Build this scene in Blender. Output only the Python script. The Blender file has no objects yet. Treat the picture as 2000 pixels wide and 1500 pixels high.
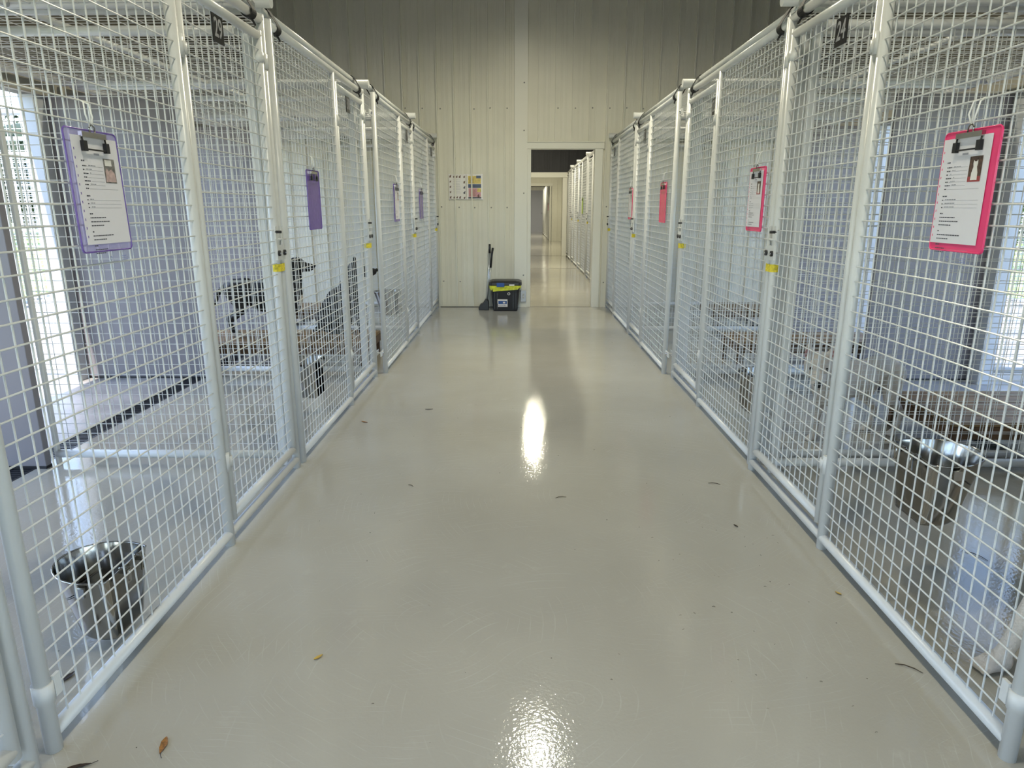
import bpy, bmesh, math, random
from mathutils import Vector, Matrix
random.seed(7)
SC = bpy.context.scene
COL = SC.collection
PI = math.pi
V = Vector

# ------------------------------------------------------------------ materials
MATS = {}
def mat(name, col=(.5, .5, .5), rough=.5, metal=0., spec=.5, noise=0., nscale=20., bump=0., bscale=60., coat=0., alpha=1., trans=0., emit=None, estr=0., ior=1.45):
    m = bpy.data.materials.new(name); m.use_nodes = True
    nt = m.node_tree; b = nt.nodes['Principled BSDF']
    b.inputs['Base Color'].default_value = (*col, 1)
    b.inputs['Roughness'].default_value = rough
    b.inputs['Metallic'].default_value = metal
    b.inputs['Specular IOR Level'].default_value = spec
    b.inputs['Coat Weight'].default_value = coat
    b.inputs['Alpha'].default_value = alpha
    b.inputs['Transmission Weight'].default_value = trans
    b.inputs['IOR'].default_value = ior
    if emit:
        b.inputs['Emission Color'].default_value = (*emit, 1); b.inputs['Emission Strength'].default_value = estr
    if noise or bump:
        tc = nt.nodes.new('ShaderNodeTexCoord')
        if noise:
            n = nt.nodes.new('ShaderNodeTexNoise'); n.inputs['Scale'].default_value = nscale; n.inputs['Detail'].default_value = 6
            nt.links.new(tc.outputs['Object'], n.inputs['Vector'])
            r = nt.nodes.new('ShaderNodeValToRGB')
            r.color_ramp.elements[0].position = .3; r.color_ramp.elements[1].position = .7
            r.color_ramp.elements[0].color = (*[c * (1 - noise) for c in col], 1)
            r.color_ramp.elements[1].color = (*[min(1, c * (1 + noise)) for c in col], 1)
            nt.links.new(n.outputs['Fac'], r.inputs['Fac']); nt.links.new(r.outputs['Color'], b.inputs['Base Color'])
        if bump:
            n2 = nt.nodes.new('ShaderNodeTexNoise'); n2.inputs['Scale'].default_value = bscale; n2.inputs['Detail'].default_value = 4
            nt.links.new(tc.outputs['Object'], n2.inputs['Vector'])
            bp = nt.nodes.new('ShaderNodeBump'); bp.inputs['Strength'].default_value = bump; bp.inputs['Distance'].default_value = .01
            nt.links.new(n2.outputs['Fac'], bp.inputs['Height']); nt.links.new(bp.outputs['Normal'], b.inputs['Normal'])
    MATS[name] = m
    return m

WHITE = mat('white_powder_coat', (.62, .625, .61), .30, noise=.03, nscale=8)
WALLM = mat('cream_ribbed_metal', (.64, .625, .53), .38, noise=.03, nscale=3)
TRIMM = mat('cream_trim_metal', (.68, .67, .59), .35)
DARKW = mat('charcoal_ribbed_metal', (.022, .022, .026), .6, noise=.15, nscale=4)
CEILM = mat('brown_grey_ceiling_sheet', (.11, .10, .075), .6)
PANEL = mat('grey_partition_sheet', (.215, .200, .212), .42, noise=.03, nscale=2)
EXTW = mat('off_white_exterior_wall', (.50, .51, .53), .5, noise=.04, nscale=3)
HEADM = mat('tan_header_board', (.36, .33, .27), .6, noise=.15, nscale=6)
STEEL = mat('brushed_stainless_steel', (.40, .385, .36), .14, metal=1)
DSTEEL = mat('dark_steel_wire', (.10, .10, .10), .35, metal=1)
CHROME = mat('zinc_bolt', (.6, .6, .62), .25, metal=1)
BLACK = mat('black_plastic', (.012, .012, .014), .38)
STRAPM = mat('black_webbing', (.01, .01, .01), .7)
PLATE = mat('black_plate', (.012, .012, .013), .3)
DIGIT = mat('grey_digit', (.30, .30, .31), .5)
TAPE = mat('yellow_tape', (.72, .58, .03), .5, noise=.35, nscale=90)
YBAG = mat('yellow_green_bag', (.62, .66, .05), .3, noise=.25, nscale=25, bump=.8, bscale=30)
BLUE = mat('blue_latch', (.02, .08, .30), .4)
PAPER = mat('printed_paper', (.74, .72, .76), .25)
INK = mat('ink', (.06, .06, .08), .6)
GINK = mat('grey_ink', (.30, .30, .34), .6)
BINK = mat('blue_ink', (.16, .18, .50), .6)
PURPLE = mat('purple_plastic', (.20, .12, .46), .2, trans=.25, noise=.08, nscale=40)
LILAC = mat('clear_lilac_plastic', (.72, .66, .92), .12, trans=.8)
PINK = mat('hot_pink_plastic', (.95, .06, .22), .2, trans=.15)
PINKC = mat('deep_pink_plastic', (.80, .03, .16), .22, trans=.15, noise=.1, nscale=30)
GREENC = mat('lime_plastic', (.35, .50, .05), .3)
CORD = mat('white_cord', (.8, .8, .76), .6)
PHBR = mat('photo_brown', (.09, .05, .035), .35, noise=.6, nscale=160)
PHRD = mat('photo_red', (.35, .06, .06), .35)
PHWH = mat('photo_white', (.75, .72, .68), .35)
PHGR = mat('photo_grey', (.18, .17, .16), .35, noise=.5, nscale=120)
PHPK = mat('photo_pink', (.50, .36, .34), .35, noise=.25, nscale=90)
POST = mat('poster_pale', (.68, .66, .62), .15)
PYEL = mat('poster_yellow', (.55, .42, .08), .2, noise=.3, nscale=60)
PNAV = mat('poster_navy', (.02, .035, .09), .2)
PRED = mat('poster_rose', (.48, .22, .24), .2, noise=.2, nscale=60)
PBRN = mat('poster_brown', (.10, .04, .02), .3)
WOOD = mat('worn_bench_wood', (.19, .12, .052), .6, noise=.35, nscale=14)
WOODD = mat('dark_bench_wood', (.10, .055, .025), .7, noise=.3, nscale=14)
LEAF = mat('dry_leaf', (.23, .10, .02), .6, noise=.5, nscale=150)
LEAFD = mat('dark_leaf', (.03, .016, .008), .6)
LEAFY = mat('yellow_leaf', (.50, .33, .06), .6)
TWIG = mat('twig', (.045, .028, .012), .7)
CONC = mat('pale_concrete', (.34, .32, .305), .35, noise=.22, nscale=3.5, bump=.25, bscale=35)
OUTC = mat('outdoor_concrete', (.58, .53, .52), .6, noise=.15, nscale=3, bump=.2, bscale=30)
GRASS = mat('grass', (.20, .30, .06), .9, noise=.4, nscale=6)
FOL = mat('foliage', (.05, .10, .025), .7, noise=.5, nscale=3)
FOLD = mat('dark_foliage', (.02, .035, .015), .8, noise=.4, nscale=3)
BARK = mat('bark', (.13, .09, .06), .9, noise=.3, nscale=9)
GRATE = mat('drain_grate', (.025, .025, .027), .45, metal=.4)
GRED = mat('grey_door_paint', (.36, .37, .42), .5)
FURB = mat('black_fur', (.006, .006, .0065), .6, bump=.5, bscale=120)
FURW = mat('white_fur', (.62, .56, .49), .8, noise=.07, nscale=10, bump=.5, bscale=140)
FURT = mat('tan_fur', (.30, .20, .11), .8, noise=.2, nscale=20, bump=.5, bscale=140)
FURP = mat('pink_skin', (.42, .22, .21), .6)
EYE = mat('dark_eye', (.01, .008, .006), .1)
NOSE = mat('black_nose', (.012, .012, .012), .3)
COLLAR = mat('navy_collar', (.012, .018, .04), .5)
LAMPG = mat('lamp_glass', (1, 1, 1), .5, emit=(1., .93, .74), estr=22)
LAMPB = mat('lamp_housing', (.5, .5, .5), .4, metal=.6)
OUTLT = mat('outlet_plate', (.30, .30, .31), .35, metal=.5)
SCREW = mat('screw_head', (.28, .28, .27), .4, metal=.4)
SILV = mat('silver_pole', (.55, .57, .58), .3, metal=.8)
LABELB = mat('label_blue', (.04, .10, .28), .3)

def floor_mat():
    m = bpy.data.materials.new('grey_epoxy_floor'); m.use_nodes = True
    nt = m.node_tree; N = nt.nodes; L = nt.links; b = N['Principled BSDF']
    tc = N.new('ShaderNodeTexCoord')
    def noise(s, d=5, r=.5):
        n = N.new('ShaderNodeTexNoise'); n.inputs['Scale'].default_value = s; n.inputs['Detail'].default_value = d; n.inputs['Roughness'].default_value = r
        L.new(tc.outputs['Object'], n.inputs['Vector']); return n
    def ramp(src, p0, p1, c0=(0, 0, 0, 1), c1=(1, 1, 1, 1)):
        r = N.new('ShaderNodeValToRGB'); r.color_ramp.elements[0].position = p0; r.color_ramp.elements[1].position = p1
        r.color_ramp.elements[0].color = c0; r.color_ramp.elements[1].color = c1
        L.new(src, r.inputs['Fac']); return r
    base = ramp(noise(1.1, 6).outputs['Fac'], .3, .75, (.365, .345, .292, 1), (.44, .42, .358, 1))
    def mix(a, fac, col):
        x = N.new('ShaderNodeMixRGB'); L.new(fac, x.inputs['Fac']); L.new(a, x.inputs['Color1']); x.inputs['Color2'].default_value = col
        return x.outputs['Color']
    c = mix(base.outputs['Color'], ramp(noise(7, 8, .7).outputs['Fac'], .60, .74, c1=(.35, .35, .35, 1)).outputs['Color'], (.49, .475, .42, 1))
    # dirt specks
    vo = N.new('ShaderNodeTexVoronoi'); vo.inputs['Scale'].default_value = 9; L.new(tc.outputs['Object'], vo.inputs['Vector'])
    sp = N.new('ShaderNodeMath'); sp.operation = 'LESS_THAN'; sp.inputs[1].default_value = .02; L.new(vo.outputs['Distance'], sp.inputs[0])
    c = mix(c, sp.outputs[0], (.055, .045, .035, 1))
    # swirling scratches: thin rings near where the machine turned
    tot = None
    for (cx, cy, rs, sc) in ((.15, 1.55, .9, 1), (-.3, 1.9, 1.2, 1), (.5, 2.9, 1.6, 1), (-.6, 4.2, 2.2, 1)):
        mp = N.new('ShaderNodeVectorMath'); mp.operation = 'SUBTRACT'; mp.inputs[1].default_value = (cx, cy, 0); L.new(tc.outputs['Object'], mp.inputs[0])
        w = N.new('ShaderNodeTexWave'); w.wave_type = 'RINGS'; w.rings_direction = 'Z'; w.inputs['Scale'].default_value = 7.3 * rs; w.inputs['Distortion'].default_value = 2.6; w.inputs['Detail'].default_value = 2; w.inputs['Detail Scale'].default_value = .6
        L.new(mp.outputs[0], w.inputs['Vector'])
        th = ramp(w.outputs['Fac'], .975, .999)
        nn = noise(2.1 + rs * 1.7, 3, .6); msk = ramp(nn.outputs['Fac'], .52, .68)
        mu = N.new('ShaderNodeMath'); mu.operation = 'MULTIPLY'; L.new(th.outputs['Color'], mu.inputs[0]); L.new(msk.outputs['Color'], mu.inputs[1])
        if tot is None: tot = mu.outputs[0]
        else:
            ad = N.new('ShaderNodeMath'); ad.operation = 'MAXIMUM'; L.new(tot, ad.inputs[0]); L.new(mu.outputs[0], ad.inputs[1]); tot = ad.outputs[0]
    s2 = N.new('ShaderNodeMath'); s2.operation = 'MULTIPLY'; s2.inputs[1].default_value = .24; L.new(tot, s2.inputs[0])
    c = mix(c, s2.outputs[0], (.60, .59, .55, 1))
    L.new(c, b.inputs['Base Color'])
    r = ramp(noise(5, 6).outputs['Fac'], .3, .8, (.035, .035, .035, 1), (.075, .075, .075, 1)); L.new(r.outputs['Color'], b.inputs['Roughness'])
    b.inputs['Specular IOR Level'].default_value = .55
    bp = N.new('ShaderNodeBump'); bp.inputs['Strength'].default_value = .11; bp.inputs['Distance'].default_value = .004
    nb = noise(95, 2); L.new(nb.outputs['Fac'], bp.inputs['Height'])
    bp2 = N.new('ShaderNodeBump'); bp2.inputs['Strength'].default_value = .025; bp2.inputs['Distance'].default_value = .02
    L.new(noise(6, 2).outputs['Fac'], bp2.inputs['Height']); L.new(bp.outputs['Normal'], bp2.inputs['Normal'])
    L.new(bp2.outputs['Normal'], b.inputs['Normal'])
    return m
FLOOR = floor_mat()

# ------------------------------------------------------------------ helpers
class MB:
    def __init__(s): s.v = []; s.f = []; s.m = []; s.sm = []
    def add(s, vs, fs, mi=0, smooth=False):
        o = len(s.v); s.v += [tuple(v) for v in vs]
        for f in fs: s.f.append([i + o for i in f]); s.m.append(mi); s.sm.append(smooth)
        return s
    def box(s, a, b, mi=0, M=None):
        x0, y0, z0 = a; x1, y1, z1 = b
        vs = [V((x, y, z)) for z in (z0, z1) for y in (y0, y1) for x in (x0, x1)]
        if M is not None: vs = [M @ v for v in vs]
        return s.add(vs, [(0, 2, 3, 1), (4, 5, 7, 6), (0, 1, 5, 4), (2, 6, 7, 3), (0, 4, 6, 2), (1, 3, 7, 5)], mi)
    def tube(s, p, q, r, n=12, r2=None, mi=0, caps=True):
        p = V(p); q = V(q); d = (q - p).normalized()
        u = d.orthogonal().normalized(); w = d.cross(u); r2 = r if r2 is None else r2
        vs = [p + r * (math.cos(2*PI*i/n) * u + math.sin(2*PI*i/n) * w) for i in range(n)] + [q + r2 * (math.cos(2*PI*i/n) * u + math.sin(2*PI*i/n) * w) for i in range(n)]
        s.add(vs, [(i, (i+1) % n, n + (i+1) % n, n + i) for i in range(n)], mi, n > 6)
        if caps: s.add(vs, [list(range(n))[::-1], list(range(n, 2*n))], mi)
        return s
    def path(s, pts, r, n=8, mi=0, closed=False):
        pts = [V(p) for p in pts]; k = len(pts); rings = []
        u = None
        for i, p in enumerate(pts):
            if closed: d = (pts[(i+1) % k] - pts[i-1]).normalized()
            else: d = (pts[min(i+1, k-1)] - pts[max(i-1, 0)]).normalized()
            if u is None: u = d.orthogonal().normalized()
            u = (u - d * u.dot(d)).normalized(); w = d.cross(u)
            rr = r[i] if isinstance(r, (list, tuple)) else r
            rings.append([p + rr * (math.cos(2*PI*j/n) * u + math.sin(2*PI*j/n) * w) for j in range(n)])
        vs = [v for g in rings for v in g]; fs = []
        for i in range(k if closed else k-1):
            a = i * n; b = ((i+1) % k) * n
            fs += [(a + j, a + (j+1) % n, b + (j+1) % n, b + j) for j in range(n)]
        s.add(vs, fs, mi, True)
        if not closed: s.add(vs, [list(range(n))[::-1], list(range((k-1)*n, k*n))], mi)
        return s
    def prism(s, pts, y0, y1, axis='y', mi=0):
        n = len(pts)
        def P(a, b, c): return {'y': (a, c, b), 'x': (c, a, b), 'z': (a, b, c)}[axis]
        vs = [P(a, b, y0) for a, b in pts] + [P(a, b, y1) for a, b in pts]
        return s.add(vs, [list(range(n))[::-1], list(range(n, 2*n))] + [(i, (i+1) % n, n + (i+1) % n, n + i) for i in range(n)], mi)
    def sphere(s, c, r, mi=0, seg=14, rg=9, M=None):
        r = (r, r, r) if not isinstance(r, (tuple, list)) else r
        vs = []; fs = []
        for i in range(rg + 1):
            t = PI * i / rg
            for j in range(seg):
                a = 2*PI*j/seg; v = V((r[0]*math.sin(t)*math.cos(a), r[1]*math.sin(t)*math.sin(a), r[2]*math.cos(t)))
                if M is not None: v = M @ v
                vs.append(v + V(c))
        for i in range(rg):
            for j in range(seg): fs.append((i*seg+j, (i+1)*seg+j, (i+1)*seg+(j+1) % seg, i*seg+(j+1) % seg))
        return s.add(vs, fs, mi, True)
    def build(s, name, mats, parent=None, bevel=0, **kw):
        me = bpy.data.meshes.new(name); me.from_pydata(s.v, [], s.f)
        mats = mats if isinstance(mats, (list, tuple)) else [mats]
        for m in mats: me.materials.append(m)
        me.polygons.foreach_set('material_index', s.m); me.polygons.foreach_set('use_smooth', s.sm)
        bm = bmesh.new(); bm.from_mesh(me)
        bmesh.ops.remove_doubles(bm, verts=bm.verts, dist=1e-6)
        bmesh.ops.recalc_face_normals(bm, faces=bm.faces); bm.to_mesh(me); bm.free()
        o = bpy.data.objects.new(name, me); COL.objects.link(o)
        if parent: o.parent = parent
        if bevel:
            md = o.modifiers.new('bevel', 'BEVEL'); md.width = bevel; md.segments = 2; md.limit_method = 'ANGLE'
        return o

def tag(o, label=None, cat=None, group=None, kind=None):
    if label: o['label'] = label
    if cat: o['category'] = cat
    if group: o['group'] = group
    if kind: o['kind'] = kind
    return o
def thing(name, loc, label, cat, group=None, rz=0):
    o = bpy.data.objects.new(name, None); COL.objects.link(o); o.location = loc; o.rotation_euler = (0, 0, rz)
    o.empty_display_size = .1
    return tag(o, label, cat, group)
def struct(o): o['kind'] = 'structure'; return o
def copy_tree(o, parent=None):
    c = o.copy(); COL.objects.link(c)
    if parent: c.parent = parent
    for ch in list(o.children): copy_tree(ch, c)
    return c

# ------------------------------------------------------------------ camera (1.27 m above the floor, tilted down)
cam = bpy.data.cameras.new('camera'); co = bpy.data.objects.new('camera', cam); COL.objects.link(co)
cam.sensor_width = 36; cam.lens = 1330 / 2000 * 36; cam.clip_start = .02; cam.clip_end = 200
tl = math.atan(344/1330); yw = math.atan(16/1330*math.cos(tl))
co.location = (0, 0, 1.27); co.rotation_euler = (PI/2 - tl, 0, yw)
SC.camera = co

# ------------------------------------------------------------------ setting
YW = 9.0                                             # far wall with the doorway
XL, XR = -3.32, 3.39                                 # inner faces of the exterior walls
CEIL = 4.25
Y0, Y1 = -5.0, 40.0
mb = MB(); mb.box((-2.43, Y0, -.05), (2.55, Y1, 0)); struct(mb.build('floor', FLOOR))
mb = MB(); mb.box((-2.56, Y0, -.05), (-2.43, Y1, -.035)); mb.box((2.55, Y0, -.05), (2.68, Y1, -.035)); struct(mb.build('trim_1', GRATE))
mb = MB(); mb.box((-7.2, Y0, -.05), (-2.56, Y1, 0)); struct(mb.build('floor_left', CONC))
mb = MB(); mb.box((2.68, Y0, -.05), (7.2, Y1, 0)); struct(mb.build('floor_right', CONC))
mb = MB(); mb.box((-60, -20, -.3), (-7.2, 70, -.02)); struct(tag(mb.build('ground_left', GRASS)))
mb = MB(); mb.box((7.2, -20, -.3), (60, 70, -.02)); struct(tag(mb.build('ground_right', GRASS)))
mb = MB(); mb.box((XL-.25, Y0-.2, CEIL), (XR+.25, Y1, CEIL+.1)); struct(mb.build('ceiling', CEILM))

# exterior walls with an opening per kennel bay, except behind the nearest right kennel
bays = [(-2.45, -.55), (-.5, 1.32), (1.42, 3.19), (3.36, 4.93), (5.30, 6.86), (7.24, 8.78)]
bays2 = [(9.6 + i*1.9, 9.6 + i*1.9 + 1.55) for i in range(4)]
def ext_wall(name, x0, x1, openings, top=2.02):
    mb = MB(); y = Y0
    for a, b in openings:
        mb.box((x0, y, 0), (x1, a, top)); y = b
    mb.box((x0, y, 0), (x1, Y1, top)); struct(MB().box((x0, Y0, top), (x1, Y1, CEIL)).build(name + '_upper', CEILM))
    return struct(mb.build(name, EXTW))
ext_wall('wall_left', XL-.1, XL, bays); ext_wall('wall_right', XR, XR+.1, bays[:2] + bays[3:] + bays2)  # unseen bay behind nearest right kennel closed to cut blue daylight on its floor
for s, nm in ((-1, 'trim_2'), (1, 'trim_3')):
    mb = MB(); x = XL if s < 0 else XR
    mb.box((min(x, x-s*.04), Y0, 2.02), (max(x, x-s*.04), YW-.02, 2.17)); struct(mb.build(nm, HEADM))
# wall behind the camera with a wide roll-up door left open
mb = MB(); mb.box((XL, Y0-.1, 0), (-1.9, Y0, CEIL)); mb.box((1.9, Y0-.1, 0), (XR, Y0, CEIL)); mb.box((-1.9, Y0-.1, 3.1), (1.9, Y0, CEIL)); struct(mb.build('wall_back', WALLM))

def ribbed(name, y, x0, x1, z0, z1, m, holes=(), pitch=.21, off=0.0, depth=.10):
    """sheet wall facing -y with thin standing ribs; holes = (x0,x1,ztop)"""
    mb = MB()
    def slab(a, b, c, d):
        if b - a < .002: return
        mb.box((a, y, c), (b, y+depth, d))
        k = math.ceil((a - off) / pitch)
        while off + k*pitch < b - .02:
            x = off + k*pitch
            if x > a + .005:
                mb.prism([(x-.0, y+.004), (x+.002, y-.030), (x+.018, y-.030), (x+.020, y+.004)], c, d, 'z')
                for t in (.07, .088, .125, .143):
                    if x + t + .008 < b: mb.prism([(x+t, y+.004), (x+t+.003, y-.0022), (x+t+.006, y+.004)], c, d, 'z')
            k += 1
    cur = x0
    for h in sorted(holes):
        slab(cur, h[0], z0, z1); slab(h[0], h[1], h[2], z1); cur = h[1]
    slab(cur, x1, z0, z1)
    return struct(mb.build(name, m))
DX0, DX1, DZ = .135, .935, 1.985
ribbed('wall_far', YW, XL, XR, 0, CEIL, WALLM, [(DX0-.01, DX1+.01, DZ+.01)], off=.005)
struct(MB().box((-.075, YW-.035, 0), (.088, YW+.001, CEIL)).build('trim_4', TRIMM))
mb = MB()   # door casing
mb.box((.088, YW-.028, 0), (DX0, YW+.14, DZ)); mb.box((DX1, YW-.028, 0), (1.035, YW+.14, DZ)); mb.box((.085, YW-.034, DZ), (1.05, YW+.14, DZ+.08))
mb.box((.085, YW-.045, DZ+.075), (1.05, YW-.03, DZ+.085))
struct(mb.build('trim_5', TRIMM, bevel=.003))
struct(MB().box((DX0, YW-.005, -.001), (DX1, YW+.01, .002)).build('trim_6', mat('floor_joint', (.05, .05, .045), .7)))
struct(MB().box((-1.05, YW-.036, 0), (-.08, YW-.0305, .007)).build('baseboard_far', DARKW))
# screws on the far wall, parts of the wall
wf = bpy.data.objects['wall_far']; scr = MB().sphere((0, 0, 0), (.009, .008, .009), seg=8, rg=5).build('screw', SCREW, wf)
def screw(x, y, z, first=[True]):
    o = scr if first[0] else scr.copy()
    if not first[0]: COL.objects.link(o); o.parent = wf
    first[0] = False; o.location = (x, y, z)
for z in (2.46, 1.28, .33):
    for k in range(-14, 12):
        x = .005 + k*.21 + .045 + random.uniform(-.008, .008)
        if z < 2.2 and (DX0-.12 < x < DX1+.12 or not (-1.02 < x < 1.2)): continue
        if -.09 < x < .1 or abs(x) > 2.2: continue
        if random.random() < .1: continue
        screw(x, YW-.003, z + random.uniform(-.008, .008))
for z in (.42, 1.45, 2.2, 2.75): screw(.045, YW-.037, z)

# rooms beyond the doorway
YB, YC, YD = 18.9, 27.4, 38.0
struct(MB().box((XL, YB, 0), (.0, YB+.2, CEIL)).box((1.2, YB, 0), (XR, YB+.2, 2.06)).build('wall_second', WALLM))
ribbed('wall_second_upper', YB, 0.0, XR, 2.18, CEIL, DARKW, off=.0)
struct(MB().box((-.2, YB-.06, 2.05), (1.35, YB+.1, 2.18)).build('trim_7', TRIMM, bevel=.004))
struct(MB().box((1.13, YB-.04, 0), (1.25, YB+.2, 2.05)).build('trim_8', TRIMM, bevel=.004))
struct(MB().box((1.60, YB+.2, 0), (1.7, YC, CEIL)).build('wall_corridor', WALLM))
ribbed('wall_third', YC, XL, 1.6, 0, CEIL, WALLM, [(.15, 1.14, 2.08)], off=.05, pitch=.23)
mb = MB(); mb.box((.05, YC-.03, 0), (.15, YC+.1, 2.08)); mb.box((1.14, YC-.03, 0), (1.24, YC+.1, 2.08)); mb.box((.05, YC-.035, 2.08), (1.26, YC+.1, 2.20)); struct(mb.build('trim_9', TRIMM, bevel=.004))
ribbed('wall_end', YD, XL, XR, 0, CEIL, DARKW, [(.3, 1.3, 2.2)])
struct(MB().box((.1, YD-.03, 2.18), (1.4, YD+.05, 2.36)).build('trim_10', TRIMM))
d = struct(MB().box((.3, YD, -.01), (1.3, YD+.05, 2.19)).build('door_1', GRED, bevel=.004))
h = MB().tube((1.22, YD-.01, 1.0), (1.22, YD-.06, 1.0), .012).tube((1.22, YD-.06, 1.0), (1.12, YD-.06, 1.0), .010).build('door_handle', CHROME); h.parent = d
struct(MB().box((-1, YB-.02, -.001), (1.2, YB+.0, .002)).box((-1, 14.9, -.001), (1.2, 14.93, .0015)).build('trim_11', MATS['floor_joint']))

# ------------------------------------------------------------------ lights
def lamp(x, y, z, label, w=260, col=(1., .94, .72)):
    t = thing('high_bay_lamp', (x, y, z), label, 'ceiling lamp', 'ceiling lamps')
    mb = MB().tube((0, 0, .22), (0, 0, CEIL - z), .008, 8); mb.build('hanging_rod', LAMPB, t)
    mb = MB(); mb.tube((0, 0, .02), (0, 0, .10), .135, 28, .12).tube((0, 0, .10), (0, 0, .22), .08, 20, .06); mb.build('housing', LAMPB, t)
    mb = MB(); mb.tube((0, 0, .02), (0, 0, -.005), .12, 28, .112); mb.build('diffuser', LAMPG, t)
    ld = bpy.data.lights.new('lamp_light', 'SPOT'); ld.shadow_soft_size = .11; ld.energy = w*4; ld.color = col; ld.spot_size = math.radians(164); ld.spot_blend = .5
    lo = bpy.data.objects.new('lamp_light', ld); COL.objects.link(lo); lo.parent = t; lo.location = (0, 0, -.02)
LW = 1.12
lamp(.19, 5.65, 4.05, 'high bay lamp hanging over the middle of the kennel aisle', 75*LW)
lamp(.06, 1.2, 4.05, 'high bay lamp hanging above the photographer', 38*LW)
lamp(.06, -3.2, 4.05, 'high bay lamp hanging by the open back door', 40*LW)
lamp(.3, 15.4, 4.05, 'high bay lamp hanging in the second kennel room', 130*LW)
lamp(.3, 11.0, 4.05, 'high bay lamp just past the doorway', 95*LW)
lamp(.5, 23.0, 4.05, 'high bay lamp hanging in the passage beyond', 150*LW)
lamp(.5, 32.0, 4.05, 'high bay lamp hanging in the last room', 230*LW)
def portal(loc, rot, sx, sy):
    ld = bpy.data.lights.new('window_daylight', 'AREA'); ld.shape = 'RECTANGLE'; ld.size = sx; ld.size_y = sy; ld.cycles.is_portal = True
    lo = bpy.data.objects.new('window_daylight', ld); COL.objects.link(lo); lo.location = loc; lo.rotation_euler = rot
for a, b in bays[1:]:
    portal((XL-.05, (a+b)/2, 1.01), (PI/2, 0, -PI/2), b-a, 2.0)
    portal((XR+.05, (a+b)/2, 1.01), (PI/2, 0, PI/2), b-a, 2.0)
portal((0, Y0-.05, 1.55), (PI/2, 0, 0), 3.8, 3.1)
w = bpy.data.worlds.new('world'); SC.world = w; w.use_nodes = True
nt = w.node_tree; bg = nt.nodes['Background']
sky = nt.nodes.new('ShaderNodeTexSky'); sky.sky_type = 'NISHITA'; sky.sun_disc = False; sky.sun_elevation = math.radians(62); sky.sun_rotation = math.radians(-70)
sky.air_density = 1.0; sky.dust_density = .8; sky.ozone_density = 1.6
nt.links.new(sky.outputs[0], bg.inputs[0]); bg.inputs[1].default_value = .85
sl = bpy.data.lights.new('sun', 'SUN'); sl.energy = 8; sl.angle = math.radians(.6); sl.color = (1, .96, .9)
so = bpy.data.objects.new('sun', sl); COL.objects.link(so); so.rotation_euler = (math.radians(32), math.radians(-5), 0)
SC.view_settings.view_transform = 'Standard'; SC.view_settings.look = 'None'; SC.view_settings.gamma = 1; SC.view_settings.use_curve_mapping = False
SC.view_settings.exposure = 0.40

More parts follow.
